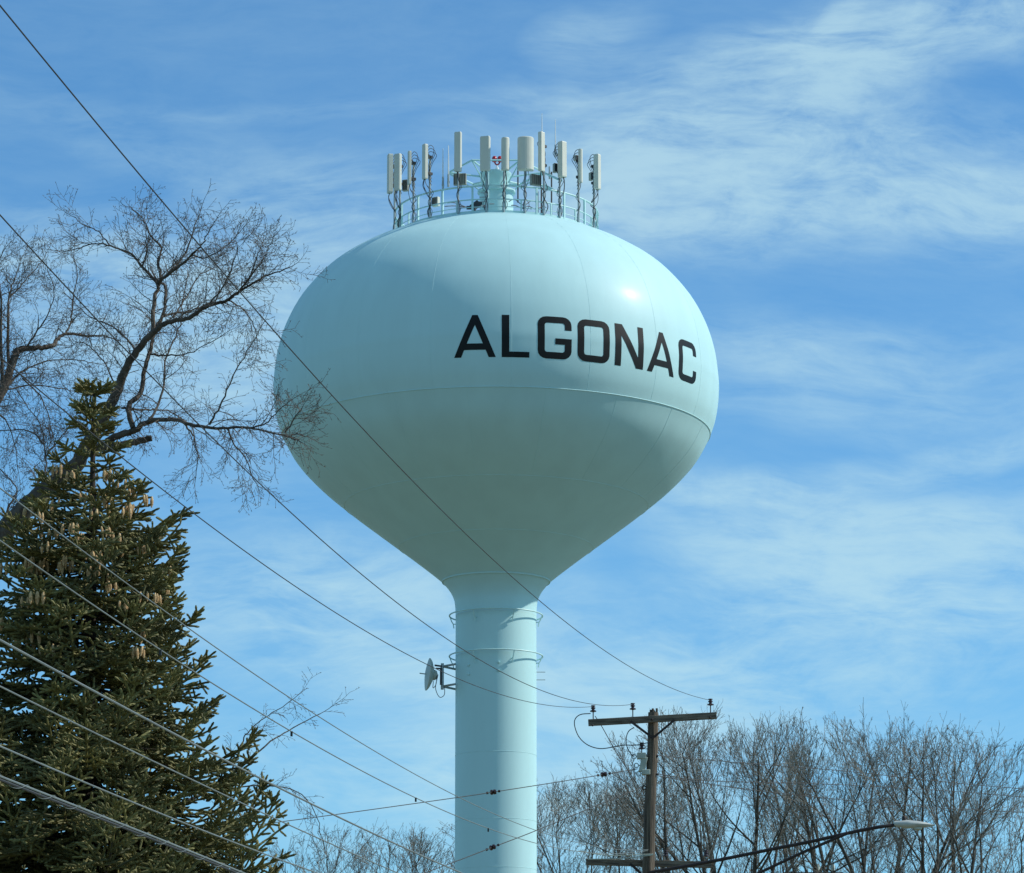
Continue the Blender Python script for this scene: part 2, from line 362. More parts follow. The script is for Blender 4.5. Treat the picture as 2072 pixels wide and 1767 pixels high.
# pipe frame that carries spare antenna mounts
w = MB(); zt = 39.98; pts = []
for k in range(6):
    a = R(k*60+30); pts.append(np.array([TX+1.75*math.sin(a), TY-1.75*math.cos(a), zt]))
for k in range(6):
    w.bar(pts[k], pts[(k+1) % 6], .035, 6); w.bar((TX, TY, zt-.25), pts[k], .035, 6)
    w.bar((TX+.5*(pts[k][0]-TX), TY+.5*(pts[k][1]-TY), zt-.62), pts[k]-(0, 0, .05), .026, 6)
frame = w.build('mount_frame', M_teal, T)
for (px, y0, y1, dY, m_) in ((1004-16, 349, 420, -1.4, M_teal), (1012+21+15, 332, 410, .8, M_dark), (1088, 388, 447, -1.2, M_dark), (1095.5, 384, 462, -.9, M_dark), (1116, 348, 440, -.8, M_dark), (983, 340, 420, .6, M_dark), (986.5, 335, 415, .4, M_galv)):
    w = MB(); w.bar(at(px, y1, TY+dY), at(px, y0, TY+dY), .033, 6); o = w.build('mount_pipe', m_, T)
w = MB(); w.bar(at(1100, 373, TY-1.6), at(1131, 390, TY-2.2), .04, 6); w.bar(at(1090, 373, TY-1.7), at(1135, 391, TY-1.2), .04, 6); w.bar(at(1104, 351, TY-1.7), at(1136, 389-23, TY-2.6), .045, 6); w.build('cross_pipe', M_teal, frame)
w = MB()
for (xa, ya, xb, yb, s_) in ((905, 411, 985, 423, .05), (900, 418, 990, 418, .02), (925, 424, 1000, 414, .04), (1030, 408, 1085, 412, .1), (1035, 416, 1075, 424, .03), (1060, 420, 1105, 421, .05)):
    A = at(xa, ya, TY-3.0); B = at(xb, yb, TY-1.6)
    w.tube([A*(1-t)+B*t+np.array([0, 0, s_*math.sin(t*9)]) for t in np.linspace(0, 1, 14)], .017, 5)
w.build('cable_bundle', M_cable, T)
# handrail ladder stub on the left shoulder of the tank
w = MB(); w.tube(smoothline([surf(-84, 37.25, .0), surf(-84, 37.2, .12), surf(-86, 37.0, .16), surf(-88, 36.8, .10), surf(-88, 36.72, 0)], 4), .02, 6)
w.build('grab_rail', M_teal, T)

# ------------------------------------------------------------------ antennas (each hangs on its own mast by the rail)
def az_of(px): return math.asin(max(-.985, min(.985, (px-1002.5)/205.5)))
def antenna(label, mast_px, rect, wd, dp, yaw, curved=False, radio=None, cabs=3, flip=False, boxm=None, mast_top=None):
    a = az_of(mast_px); mp = np.array([TX+(RR+.05)*math.sin(a), TY-(RR+.05)*math.cos(a), DZ-.1])
    x0, x1, y0, y1 = rect; Yp = mp[1]-.28*math.cos(a)
    top = at((x0+x1)/2, y0, Yp); bot = at((x0+x1)/2, y1, Yp); ya = R(yaw)
    zt = top[2]; zb = bot[2]; c = np.array([top[0], Yp, (zt+zb)/2])
    root = empty('panel_antenna', mp, label, 'antenna', 'phone antennas round the rim of the water tower')
    A = rotz(ya)                               # local -Y is the face
    w = MB()
    if curved:
        n = 14; prof = [(wd/2*math.cos(t)*1.0, -dp*math.sin(t)) for t in np.linspace(math.pi, 0, n)]
        prof = [(-wd/2, dp*.35)]+prof+[(wd/2, dp*.35)]
    else:
        b_ = min(.035, dp*.3); prof = [(-wd/2, dp/2), (-wd/2, -dp/2+b_), (-wd/2+b_*.8, -dp/2), (wd/2-b_*.8, -dp/2), (wd/2, -dp/2+b_), (wd/2, dp/2)]
    k = len(prof); h = (zt-zb)/2
    V = []
    for zz, s in ((-h, .90), (-h+.03, 1), (h-.03, 1), (h, .90)): V += [A @ np.array([x*s, y*s, zz]) for x, y in prof]
    f = [(i*k+j, i*k+(j+1) % k, (i+1)*k+(j+1) % k, (i+1)*k+j) for i in range(3) for j in range(k)]+[tuple(reversed(range(k))), tuple(range(3*k, 4*k))]
    w.add(np.array(V)+c, f); w.build('panel', M_panel, root, False)
    mt = zb+(zt-zb)*.72 if mast_top is None else mast_top
    w = MB(); w.bar(mp, (mp[0], mp[1], mt), .038, 8); w.build('mast', M_galv, root)
    back = c+A @ np.array([0, dp*.5, 0])
    for fz in (.2, .75):
        w = MB(); z_ = zb+(zt-zb)*fz; m_ = np.array([mp[0], mp[1], min(z_, mt-.05)]); b2 = np.array([back[0], back[1], z_])
        w.tube([m_, (m_+b2)/2+(0, 0, .03), b2], .028, 5); w.box(m_, (.15, .15, .09), A); w.build('bracket', M_dark, root, False)
    if radio:
        ox, oz, sx, sz = radio; w = MB(); pc = np.array([mp[0]+ox, mp[1]+.12, zb+oz]); w.box(pc, (sx, .16, sz), rotz(ya*.6)); rb = w.build('radio_box', boxm or M_box, root, False, bevel=.015)
        w = MB()
        for i in range(5): w.box(pc+rotz(ya*.6) @ np.array([(-.4+.2*i)*sx, -.095, 0]), (.012, .03, sz*.85), rotz(ya*.6))
        w.build('cooling_fin', M_dark, rb, False)
    for i in range(cabs):
        w = MB(); r_ = random.random
        s = np.array([c[0]+(r_()-.5)*wd*.6*math.cos(ya), c[1], zb+.02]); sg = random.choice((-1, 1))
        P = [s, s+(.04*sg, 0, -.18-.1*r_()), np.array([mp[0]+sg*(.05+.09*r_()), mp[1]-.05, zb-.45-.15*r_()]), np.array([mp[0]-sg*.06, mp[1]-.06, zb-.8]), np.array([mp[0]+sg*(.03+.12*r_()), mp[1]-.03, (zb-.9)*.4+DZ*.6+.1]), np.array([mp[0]+.05*sg, mp[1]+.05, DZ+.1])]
        w.tube(smoothline(P, 5), .0100, 5); w.build('cable', M_cable, root)
    if abs(yaw) > 30:                          # cables looping behind the side-facing panels
        for i in range(3):
            w = MB(); z_ = zt-.15-.12*i; m_ = np.array([mp[0], mp[1]-.07, z_]); sg = -1 if yaw < 0 else 1
            P = [back+np.array([0, 0, z_-c[2]]), m_+(-sg*.02, -.02, .16), m_+(-sg*(.14+.05*i), 0, .03), m_+(-sg*.08, 0, -.3), m_+(sg*.05, 0, -.6-.1*i), m_+(-sg*.06, 0, -1.1)]
            w.tube(smoothline(P, 5), .011, 5); w.build('cable', M_cable, root)
    return root
antenna('slim grey panel antenna at the far left end of the row, seen edge-on', 798, (784, 795, 313, 391), .26, .19, -78)
antenna('second panel antenna from the left, its pale side edge lit', 812, (796.7, 812.8, 312, 385.5), .27, .13, -32, radio=(.20, .25, .22, .42), cabs=5)
antenna('thin panel antenna seen edge-on, third from the left, clamped to a bare mast', 840, (824.6, 832.6, 306.4, 373.8), .16, .11, -72)
antenna('panel antenna fourth from the left, messy coil of cable behind its upper end', 873, (852.8, 867, 292.5, 362.8), .20, .15, -58, radio=(.22, -.75, .26, .34), cabs=5, boxm=M_panel)
antenna('tallest narrow panel antenna left of the centre, above a pair of grey radio boxes', 929, (919, 934.4, 267.6, 347.5), .26, .12, -14, radio=(.06, -.18, .46, .42))
antenna('broad flat panel antenna just left of the red beacon', 984, (971, 992.3, 276.4, 346), .36, .14, -15)
antenna('half-round tube-like panel antenna just right of the red beacon', 1018, (1014.6, 1030.7, 279.4, 345.3), .29, .14, 4, curved=True)
antenna('widest curved panel antenna in the row, right of the centre', 1059, (1047.6, 1079.8, 278.6, 346), .58, .20, 4, curved=True)
antenna('tall narrow sunlit panel antenna below a white whip, right of the widest one', 1096, (1089, 1103.3, 267.7, 347), .24, .14, 48, radio=(-.30, -.22, .40, .40), cabs=4)
antenna('brightly lit boxy panel antenna, third from the right end', 1127, (1129, 1147, 287.5, 359), .27, .22, 42, radio=(-.17, .45, .12, .34), cabs=4)
antenna('very thin panel antenna seen edge-on, second from the right end', 1164.5, (1170.7, 1178.8, 302, 369.5), .14, .12, 66, radio=(-.05, 1.0, .24, .20), boxm=M_panel, cabs=2)
antenna('pale panel antenna at the far right end, looped cables behind its top', 1196, (1201.5, 1216, 313, 383.4), .22, .19, 52, radio=(-.10, .55, .12, .3), cabs=4)
def whip(label, px, y0, y1, dY, r_, mcol):
    b = at(px, y1, TY+dY); t = at(px, y0, TY+dY); root = empty('whip_antenna', b, label, 'antenna', 'whip antennas on the water tower')
    w = MB(); w.tube([b, b*.6+t*.4, t], [r_, r_, r_*.55], 8); w.build('rod', mcol, root)
    w = MB(); w.bar(b-(0, 0, .12), b+(0, 0, .35), r_*1.6, 8); w.box(b+np.array([0, .05, .05]), (.09, .16, .07)); w.build('clamp', M_galv, root)
M_white = mat('white_fibreglass', (0.70, 0.74, 0.74), 0.4, var=.03)
whip('short blue-white whip rod left of the tallest narrow panel, outer of two', 896.3, 301, 377, -2.6, .024, M_white)
whip('blue-white whip rod beside the tallest narrow panel, inner and taller of two', 907.3, 294.7, 372, -2.6, .026, M_white)
whip('highest thin white whip rising over the tall sunlit panel', 1096.6, 229.5, 296, -2.9, .018, M_white)
whip('thin white whip beside the brightly lit boxy panel', 1123.8, 242, 312, -2.6, .020, M_white)
whip('tiny whip on a cross pipe between two sunlit panels', 1112, 342, 356, -1.9, .02, M_white)
# red aviation beacon
b = at(1006, 350, TY); root = empty('aviation_beacon', b, 'small twin red warning beacon on a white post at the top of the tower', 'warning light')
w = MB(); w.bar(b-(0, 0, .1), b+(0, 0, .28), .03, 8); w.lathe([(.07, 0), (.07, .14), (.05, .16)], b+(0, 0, .05), 12); w.build('post', M_white, root)
w = MB(); zc_ = b[2]+.40; w.tube([b+(-.10, 0, .42), b+(-.06, 0, .34), b+(0, 0, .30), b+(.06, 0, .34), b+(.10, 0, .42)], .03, 6); w.build('yoke', M_red, root)
for s in (-1, 1):
    w = MB(); w.lathe([(.04, -.09), (.085, -.07), (.10, .0), (.09, .08), (.06, .13), (.01, .15)], b+(.10*s, 0, .50), 14); w.build('lens', M_red, root)
# dark folded bracket lying by the access tube
b = at(962, 416, TY-3.0); w = MB(); w.box(b, (.34, .1, .24), np.array([[.8, 0, -.6], [0, 1, 0], [.6, 0, .8]])); w.box(b+(.1, .02, .08), (.3, .06, .1)); w.box(b+(-.22, .02, -.08), (.2, .08, .12)); w.lathe([(.05, -.3), (.05, -.1), (.02, -.08)], b+(-.02, -.1, 0), 8)
tag(w.build('floodlight', M_cable, None, False), 'small dark floodlight on the guard rail left of the access tube', 'floodlight')

# ------------------------------------------------------------------ microwave dish on the stem
c = at(868, 1365, TY-.2); root = empty('microwave_dish', c, 'round grey microwave dish facing left, bracketed to the tower stem', 'dish antenna')
ux = np.array([[0, 0, -1.0], [0, 1, 0], [1, 0, 0]])     # local z -> -x
tl = math.radians(6); tilt = np.array([[math.cos(tl), 0, math.sin(tl)], [0, 1, 0], [-math.sin(tl), 0, math.cos(tl)]]) @ rotz(R(10))
AX = tilt @ ux
w = MB(); w.lathe([(.08, -.30), (.16, -.26), (.20, -.16), (.33, -.11), (.48, -.055), (.58, .02), (.585, .05), (.56, .055), (.45, .08), (.25, .115), (.05, .13)], c, 40, AX); w.build('reflector', M_dish, root)
w = MB(); w.bar(c+AX @ np.array([0, 0, .1]), c+AX @ np.array([0, 0, .34]), .02, 8); w.build('feed', M_galv, root)
pm = at(895, 1369, TY-.2); w = MB(); w.bar(pm-(0, 0, .47), pm+(0, 0, .47), .055, 12); w.build('mount_pipe', M_galv, root)
for dz in (.36, -.36):
    w = MB(); a_ = pm+(0, 0, dz); sx = TX-1.44
    w.tube([a_, (sx, a_[1]-.35, dz+pm[2]+.03)], .04, 6); w.tube([a_, (sx+.02, a_[1]+.35, dz+pm[2]-.05)], .04, 6); w.build('strut', M_galv, root)
w = MB(); w.bar(c+(.2, 0, .33), pm+(0, -.03, .36), .035, 6); w.bar(c+(.25, 0, .22), pm+(0, -.03, .27), .03, 6); w.box(pm+(-.05, -.06, .0), (.07, .07, .62)); w.build('bracket', M_dark, root, False)
w = MB(); w.tube(smoothline([c+(.2, -.1, .05), c+(.27, -.1, .0), c+(.26, -.1, -.35), c+(.15, -.1, -.5), c+(.16, -.1, -.25)], 6), .013, 5)
w.tube(smoothline([c+(.33, -.12, -.02), c+(.24, -.12, -.5), c+(.38, -.12, -.83), c+(.55, -.12, -.75), c+(.56, -.1, -.45)], 6), .013, 5); w.build('cable', M_cable, root)

# ------------------------------------------------------------------ utility pole with crossarms
PY = 68.0
ptop = at(1322.5, 1440, PY); pview = at(1311, 1767, PY); dirp = (pview-ptop)/(ptop[2]-pview[2]); pbase = ptop+dirp*ptop[2]
P = empty('utility_pole', pbase, 'weathered wooden utility pole with crossarm, in front of the bare trees', 'utility pole')
def ponp(z): return ptop+dirp*(ptop[2]-z)
w = MB(); zs = np.linspace(-.1, ptop[2]-.02, 40)
w.tube([ponp(z)+np.array([.006*math.sin(z*3.1), .005*math.cos(z*2.3), 0]) for z in zs], np.interp(zs, [0, ptop[2]], [.165, .098]), 20)
ps = w.build('pole', M_wood, P)
w = MB(); w.tube([ptop-(0, 0, .02), ptop+(-.02, 0, .06)], [.045, .02], 6); w.box(ptop+(.06, 0, .015), (.04, .06, .09)); w.box(ptop+(-.05, .02, .0), (.05, .05, .07)); w.build('split_top', M_wood, ps, False)
def crossarm(A, B, t, dY, name='crossarm'):
    A = A+(0, dY, 0); B = B+(0, dY, 0); d = (B-A); Ln = np.linalg.norm(d); x = d/Ln; y = np.cross([0, 0, 1.0], x); y /= np.linalg.norm(y); z = np.cross(x, y)
    w = MB(); w.box((0, 0, 0), (Ln, .095, t)); o = mkobj(name, np.concatenate(w.v), w.f, M_arm, P, False, bevel=.008)
    M = Matrix([[x[0], y[0], z[0], 0], [x[1], y[1], z[1], 0], [x[2], y[2], z[2], 0], [0, 0, 0, 1]]); c_ = (A+B)/2-np.array(P['_o'])
    o.matrix_local = Matrix.Translation(Vector(c_)) @ M
    return o
armA, armB = at(1190, 1465, PY), at(1449, 1450.5, PY)
crossarm(armA, armB, .125, -.15)
lowA, lowB = at(1186, 1742.5, PY), at(1442, 1748.5, PY)
crossarm(lowA, lowB, .12, .17)
def insulator(p, h=.17, parent=P, name='insulator'):
    w = MB(); w.bar(p+(0, 0, -.06), p+(0, 0, h), .012, 6); pin = w.build('insulator', M_iron, parent)
    w = MB(); w.lathe([(.025, 0), (.062, .010), (.060, .028), (.03, .04), (.028, .06), (.046, .07), (.042, .09), (.028, .095), (.028, .105), (.044, .115), (.040, .13), (.01, .135)], p+(0, 0, h-.03), 14); w.build('porcelain', M_insul, pin)
    return p+(0, 0, h+.08)
def onarm(px): t = (px-1190)/259; return armA*(1-t)+armB*t+(0, -.15, .06)
ins = [insulator(onarm(1200)), insulator(onarm(1280)), insulator(onarm(1437))]
def onlow(px): t = (px-1186)/256; return lowA*(1-t)+lowB*t+(0, .17, .06)
insulator(onlow(1348), .10); insulator(onlow(1430), .12)
for xa, ya, xb, yb, dY in ((1276, 1460, 1319, 1492, -.15), (1365, 1457, 1323, 1492, -.15), (1275, 1748, 1309, 1779, .17)):
    w = MB(); A = at(xa, ya, PY+dY-.06); B = at(xb, yb, PY-.12 if dY < 0 else PY+.12); d = (B-A)/np.linalg.norm(B-A); y = np.array([0, 1.0, 0]); z = np.cross(d, y)
    w.box((A+B)/2, (np.linalg.norm(B-A), .014, .045), np.c_[d, y, z]); w.build('brace', M_iron, P, False)
for (px, py, dY) in ((1319.5, 1456, -.21), (1320, 1494, -.14), (1199, 1468, -.21), (1437, 1452, -.21)):
    w = MB(); w.lathe([(.022, -.01), (.022, .01), (.01, .02)], at(px, py, PY+dY), 6, np.array([[1,0,0],[0,0,-1],[0,1,0]])); w.build('bolt', M_iron, P)
# grey stand-off bracket with its own insulator and three wire rings
w = MB(); w.box(at(1298, 1530, PY-.05), (.17, .14, .12)); w.box(at(1301.5, 1547, PY-.05), (.12, .11, .30), np.array([[.97, 0, .22], [0, 1, 0], [-.22, 0, .97]])); w.box(at(1307, 1563, PY-.05), (.16, .13, .10))
so = w.build('standoff_bracket', M_cut, P, False, bevel=.012)
w = MB(); a_ = at(1303, 1529, PY-.02); w.bar(a_, (ponp(a_[2])[0]-.02, PY, a_[2]), .03, 6); a_ = at(1307, 1562, PY-.02); w.bar(a_, (ponp(a_[2])[0]-.02, PY, a_[2]), .03, 6); w.build('arm', M_galv, so)
p_ = at(1298.5, 1524, PY-.05); insulator(p_, .10, P)
for px, py in ((1283, 1531), (1287.5, 1549), (1292, 1566)):
    w = MB(); c_ = at(px, py, PY-.05); th = np.linspace(0, 2*math.pi, 14, endpoint=False); w.tube(np.c_[c_[0]+.042*np.cos(th), np.full(14, c_[1]), c_[2]+.042*np.sin(th)], .011, 5, closed=True); w.bar(c_+(.04, 0, 0), c_+(.10, 0, 0), .012, 5); w.build('wire_ring', M_galv, so)
w = MB(); c_ = at(1303, 1594, PY-.05); th = np.linspace(0, 2*math.pi, 14, endpoint=False); w.tube(np.c_[c_[0]+.035*np.cos(th), np.full(14, c_[1]), c_[2]+.035*np.sin(th)], .012, 5, closed=True); w.build('eye_bolt', M_iron, P)
for (a, b, py) in ((1326, 1332, 1529), (1327, 1333, 1566)):
    w = MB(); w.bar(at(a-6, py, PY-.05), at(b, py+1, PY-.05), .022, 6); w.build('clamp', M_iron, P)

# street lamp held out from the pole by a trussed arm
sa = at(1316, 1766.5, PY); lampY = PY-1.4
S = empty('street_lamp', sa, 'grey cobra-head street lamp on a long black trussed arm beside the utility pole', 'street lamp')
w = MB(); w.tube(smoothline([at(1314, 1766, PY-.1), at(1436, 1744, PY-.4), at(1560, 1719, PY-.75), at(1650, 1701, PY-1.0), at(1730, 1683, PY-1.2), at(1780, 1673.5, lampY), at(1816, 1669, lampY)], 5), .033, 8); w.build('arm', M_iron, S)
lowp = at(1300, 1873, PY-.1)
w = MB(); w.tube([lowp, at(1534, 1767.5, PY-.7), at(1620, 1727, PY-.95), at(1716, 1686, PY-1.2)], .028, 8); w.build('strut', M_iron, S)
lc = at(1848, 1668, lampY)
w = MB(); pr_ = []
for t, hw, zt_, zb_ in ((-.36, .055, .045, -.045), (-.30, .075, .055, -.06), (-.12, .115, .075, -.085), (.06, .14, .062, -.07), (.22, .10, .045, -.05), (.34, .05, .012, -.035), (.40, .02, -.005, -.02)):
    th = np.arange(14)/14*2*math.pi; V = np.c_[np.full(14, t), hw*np.cos(th), np.where(np.sin(th) > 0, zt_*np.sin(th), -zb_*np.sin(th))]; pr_.append(V)
dn = np.array([[1, 0, .02], [0, 1, 0], [-.03, 0, 1]])
V = np.concatenate(pr_) @ dn.T+lc; f = [(i*14+j, (i+1)*14+j, (i+1)*14+(j+1) % 14, i*14+(j+1) % 14) for i in range(6) for j in range(14)]+[tuple(range(14)), tuple(reversed(range(84, 98)))]
w.add(V, f); w.build('lamp_head', M_lamp, S)
w = MB(); w.lathe([(.03, 0), (.04, .02), (.04, .07), (.03, .085)], lc+(-.17, 0, .065), 12); w.build('light_sensor', M_iron, S)
w = MB(); w.lathe([(.085, 0), (.075, -.035), (.03, -.055), (.01, -.06)], lc+(.08, 0, -.06), 16); w.build('lens', M_dish, S)

# second pole further down the line: only its crossarm top shows at the bottom edge
p2 = at(1645, 1790, 150.0); Q = empty('utility_pole', (p2[0], p2[1], 0), 'distant utility pole whose crossarm just rises over the bottom edge of the picture', 'utility pole')
w = MB(); w.tube([(p2[0], p2[1], 0), (p2[0], p2[1], p2[2]+.42)], [.17, .11], 12); w.build('pole', M_wood, Q)
w = MB(); w.box(at(1645, 1768, 149.85), (2.5, .1, .12)); w.build('crossarm', M_arm, Q, False)
for px in (1612, 1655, 1685): w = MB(); w.lathe([(.05, 0), (.09, .04), (.09, .26), (.05, .32)], at(px, 1764, 149.85), 12); w.build('insulator', M_cut, Q)

# ------------------------------------------------------------------ overhead wires
LINE = np.array([5.9, 46.0])
def plane_pts(pix, end, dirxy):
    """points of a wire hanging in the upright plane through `end` along dirxy"""
    o = []
    for px, py in pix:
        d = at(px, py, 1.0)-np.array([0, 0, CZ])
        # solve (s*dx, s) = end + t*dir
        A = np.array([[d[0], -dirxy[0]], [1.0, -dirxy[1]]]); s, t = np.linalg.solve(A, np.array([end[0], end[1]]))
        o.append((t, CZ+s*d[2]))
    return np.array(o)
def wire(label, pix, end, r, m, dirxy=LINE, t0=-1.28, t1=None, fixed=True, cat='overhead wire', group='power lines running from the left to the utility pole', name='overhead_wire', deg=2):
    q = plane_pts(pix, end, dirxy)
    if fixed: q = np.vstack([q, [[0, end[2]]]*6])
    cf = np.polyfit(q[:, 0], q[:, 1], deg)
    t1 = 0.0 if t1 is None else t1
    ts = np.linspace(t0, t1, 90)
    ox = end[0]+ts*dirxy[0]; oy = end[1]+ts*dirxy[1]; oz = np.polyval(cf, ts)
    P3 = np.c_[ox, oy, oz]
    w = MB(); w.tube(P3, r, 6); o = w.build(name, m); tag(o, label, cat, group)
    return P3
def parts_on(): pass
W1 = [(0,5),(300,385),(555,660),(740,880),(960,1100),(1090,1215),(1240,1320),(1390,1412)]
W2 = [(0,433),(92,536),(231,684),(335,793),(419,876),(523,976),(604,1052),(826,1237),(923,1305.5),(1014,1357),(1133,1412.5)]
W3 = [(50,764),(158,852),(269,945),(319,984),(406.5,1052),(534,1143),(647,1220),(728,1270.6),(825.6,1324.6),(900,1359.4),(999.6,1399.5),(1086.7,1427.3)]
wire('highest thin wire, from the upper left corner across the tank', W1, ins[2], .0046, M_wiredk, deg=3)
wire('thin wire ending at the middle insulator of the upper crossarm', W2, ins[1], .0052, M_wiredk, deg=3)
wire('thin wire passing the microwave dish to the left insulator of the crossarm', W3, ins[0], .0052, M_wiredk, deg=3)
E4 = at(1312, 1740, PY-.15); E5 = at(1311, 1758, PY-.15)
wire('thin wire crossing the lower stem toward the lower crossarm, upper of two', [(160,1108),(229,1163.7),(291,1208),(428.7,1303),(525.8,1367.7),(647,1452.6),(728.4,1503),(920,1610),(1085.7,1680.5)], E4, .0046, M_wire, fixed=False)
TW = wire('beaded thin wire over the spruce that crosses the lower stem, lower of two', [(8,1098.8),(101,1165.5),(226.5,1250.4),(364,1339.4),(457,1400),(546,1456.6),(728.4,1557.8),(920,1649),(1085.6,1707)], E5, .0052, M_wire, fixed=False, name='beaded_wire')
E6 = at(1311, 1900, PY-.15)
wire('thick cable across the spruce, leaving the picture beside the foot of the stem', [(0,1289),(133.5,1371.7),(242.7,1428.3),(364,1497),(485.5,1553),(606.7,1614.4),(728.4,1673),(817,1713),(926,1765)], E6, .0085, M_wire, fixed=False)
E7 = at(1311, 1985, PY-.15)
wire('pale wire low over the spruce, fading at the right foot of the tree', [(0,1388),(133.5,1456.6),(283,1527.5),(445,1604),(501,1632),(595,1672.6),(673,1710)], E7, .0058, M_wire, fixed=False)
E8 = at(1311, 2120, PY-.15)
wire('whitish wire just above the lashed cable at the bottom of the spruce', [(0,1509),(182,1590),(364,1662.8),(509.6,1715.5),(590.5,1750)], E8, .0062, M_wire, fixed=False)
E9 = at(1311, 2230, PY-.15); 
q = [(0,1571.6),(121.3,1618),(283,1682.8),(493.5,1767)]
root = empty('lashed_cable', E9, 'thick lashed cable bundle, lowest of the lines, crossing the bottom left of the spruce', 'overhead cable', 'power lines running from the left to the utility pole')
cf = np.polyfit(*plane_pts(q, E9, LINE).T, 2); ts = np.linspace(-1.28, 0, 200)
P9 = np.c_[E9[0]+ts*LINE[0], E9[1]+ts*LINE[1], np.polyval(cf, ts)]
w = MB(); w.tube(P9, .0088, 8); w.build('strand', M_wire, root)
w = MB(); w.tube(P9-(0, 0, .021), .0085, 6); w.build('cable', M_wiredk, root)
ts = np.linspace(-1.22, -.3, 1400); ph = ts*420
w = MB(); w.tube(np.c_[E9[0]+ts*LINE[0]+.016*np.cos(ph), E9[1]+ts*LINE[1], np.polyval(cf, ts)-.012+.026*np.sin(ph)], .0024, 4); w.build('lashing', M_wire, root)
# the beaded wire carries small clips
for k in (20, 27, 35, 46, 55, 68):
    w = MB(); p = TW[k]; w.box(p-(0, 0, .02), (.02, .03, .045)); w.build('clip', M_wiredk, bpy.data.objects['beaded_wire'], False)

# span guys from the pole to the lower left, each with a strain insulator
def straight(label, pts, Ys, r, m, name='guy_wire', cat='guy wire', group=None, beads=()):
    P3 = smoothline([at(x, y, Y) for (x, y), Y in zip(pts, Ys)], 8)
    root = empty(name, P3[0], label, cat, group)
    w = MB(); w.tube(P3, r, 6); w.build('wire', m, root)
    for (px, py, Y, an) in beads:
        c_ = at(px, py, Y); x = np.array([math.cos(an), 0, math.sin(an)]); z = np.array([-math.sin(an), 0, math.cos(an)]); y = np.array([0, 1.0, 0]); A = np.c_[z, y, x]
        w = MB(); w.lathe([(.012, -.065), (.045, -.05), (.048, -.012), (.03, 0), (.048, .012), (.045, .05), (.012, .065)], c_, 10, A); w.build('strain_insulator', M_insul, root)
        for s in (-1, 1):
            w = MB(); w.bar(c_+x*s*.09, c_+x*s*.13, .024, 6); w.build('clamp', M_iron, root)
    return root
straight('guy wire with one strain insulator, running left across the stem to behind the spruce', [(1290,1556),(1221.7,1567.3),(1133,1581.9),(998,1603),(920,1614.7),(685.6,1647.5),(500,1672)], [67.9,67.2,66.3,65,64.3,62,60.2], .0085, M_wiredk, beads=((998,1603,65,.15),(1221.7,1567.3,67.2,.15)))
straight('lower guy wire with one strain insulator, slanting down across the stem foot', [(1298,1594),(1239.3,1617),(1085.7,1680.5),(996.6,1714.7),(923,1743),(850,1770)], [67.9,67.2,65.5,64.5,63.6,62.8], .0085, M_wiredk, beads=((996.6,1714.7,64.5,.38),))
for lab, pts in (('uppermost wire leaving the pole to the right through the bare trees', [(1330,1529),(1466,1541),(1704,1560),(1918,1583),(2100,1599)]),
                 ('middle wire leaving the pole to the right through the bare trees', [(1330,1566),(1428,1580),(1650,1586),(1866,1597),(2100,1615)]),
                 ('lowest wire leaving the pole to the right through the bare trees', [(1330,1570),(1500,1596),(1700,1618),(1871,1633),(2100,1646)])):
    P3 = smoothline([at(x, y, 68+(x-1330)*.012) for x, y in pts], 8); w = MB(); w.tube(P3, .0075, 6); tag(w.build('service_wire', M_wiredk), lab, 'overhead wire', 'wires leaving the pole to the right')
for lab, pts in (('short pale wire just above the lower crossarm, left of the pole, upper one', [(1170,1722),(1232,1731),(1322,1728.5)]), ('pale wire lying just above the lower crossarm, lower one', [(1190,1739),(1260,1737),(1322,1730)])):
    P3 = smoothline([at(x, y, 67.8) for x, y in pts], 8); w = MB(); w.tube(P3, .010, 6); tag(w.build('service_wire', M_cut), lab, 'overhead wire', 'pale wires above the lower crossarm')
# jumpers
def curve(label, pts, r, name='jumper_wire', Y=67.8):
    w = MB(); w.tube(smoothline([at(x, y, Y) for x, y in pts], 8), r, 6); tag(w.build(name, M_wiredk), label, 'wire')
curve('large looping jumper wire hanging from the left insulator to the grey bracket', [(1195,1444),(1175,1446),(1164,1455),(1163,1470),(1172,1492),(1190,1508),(1215,1515),(1245,1511),(1262,1508),(1285,1508),(1298,1506)], .0100)
curve('small looping jumper wire under the middle of the crossarm', [(1283,1472),(1272,1480),(1267,1495),(1269,1512),(1277,1526),(1283,1531)], .0100)
curve('short thin wire from the grey bracket to the pole', [(1298,1507),(1306,1504),(1316,1503.5)], .0100)
curve('straight thin wire slanting down from the crossarm past the pole', [(1204,1449),(1217,1469),(1250,1527),(1290,1588),(1306,1612)], .0085, Y=68.3)

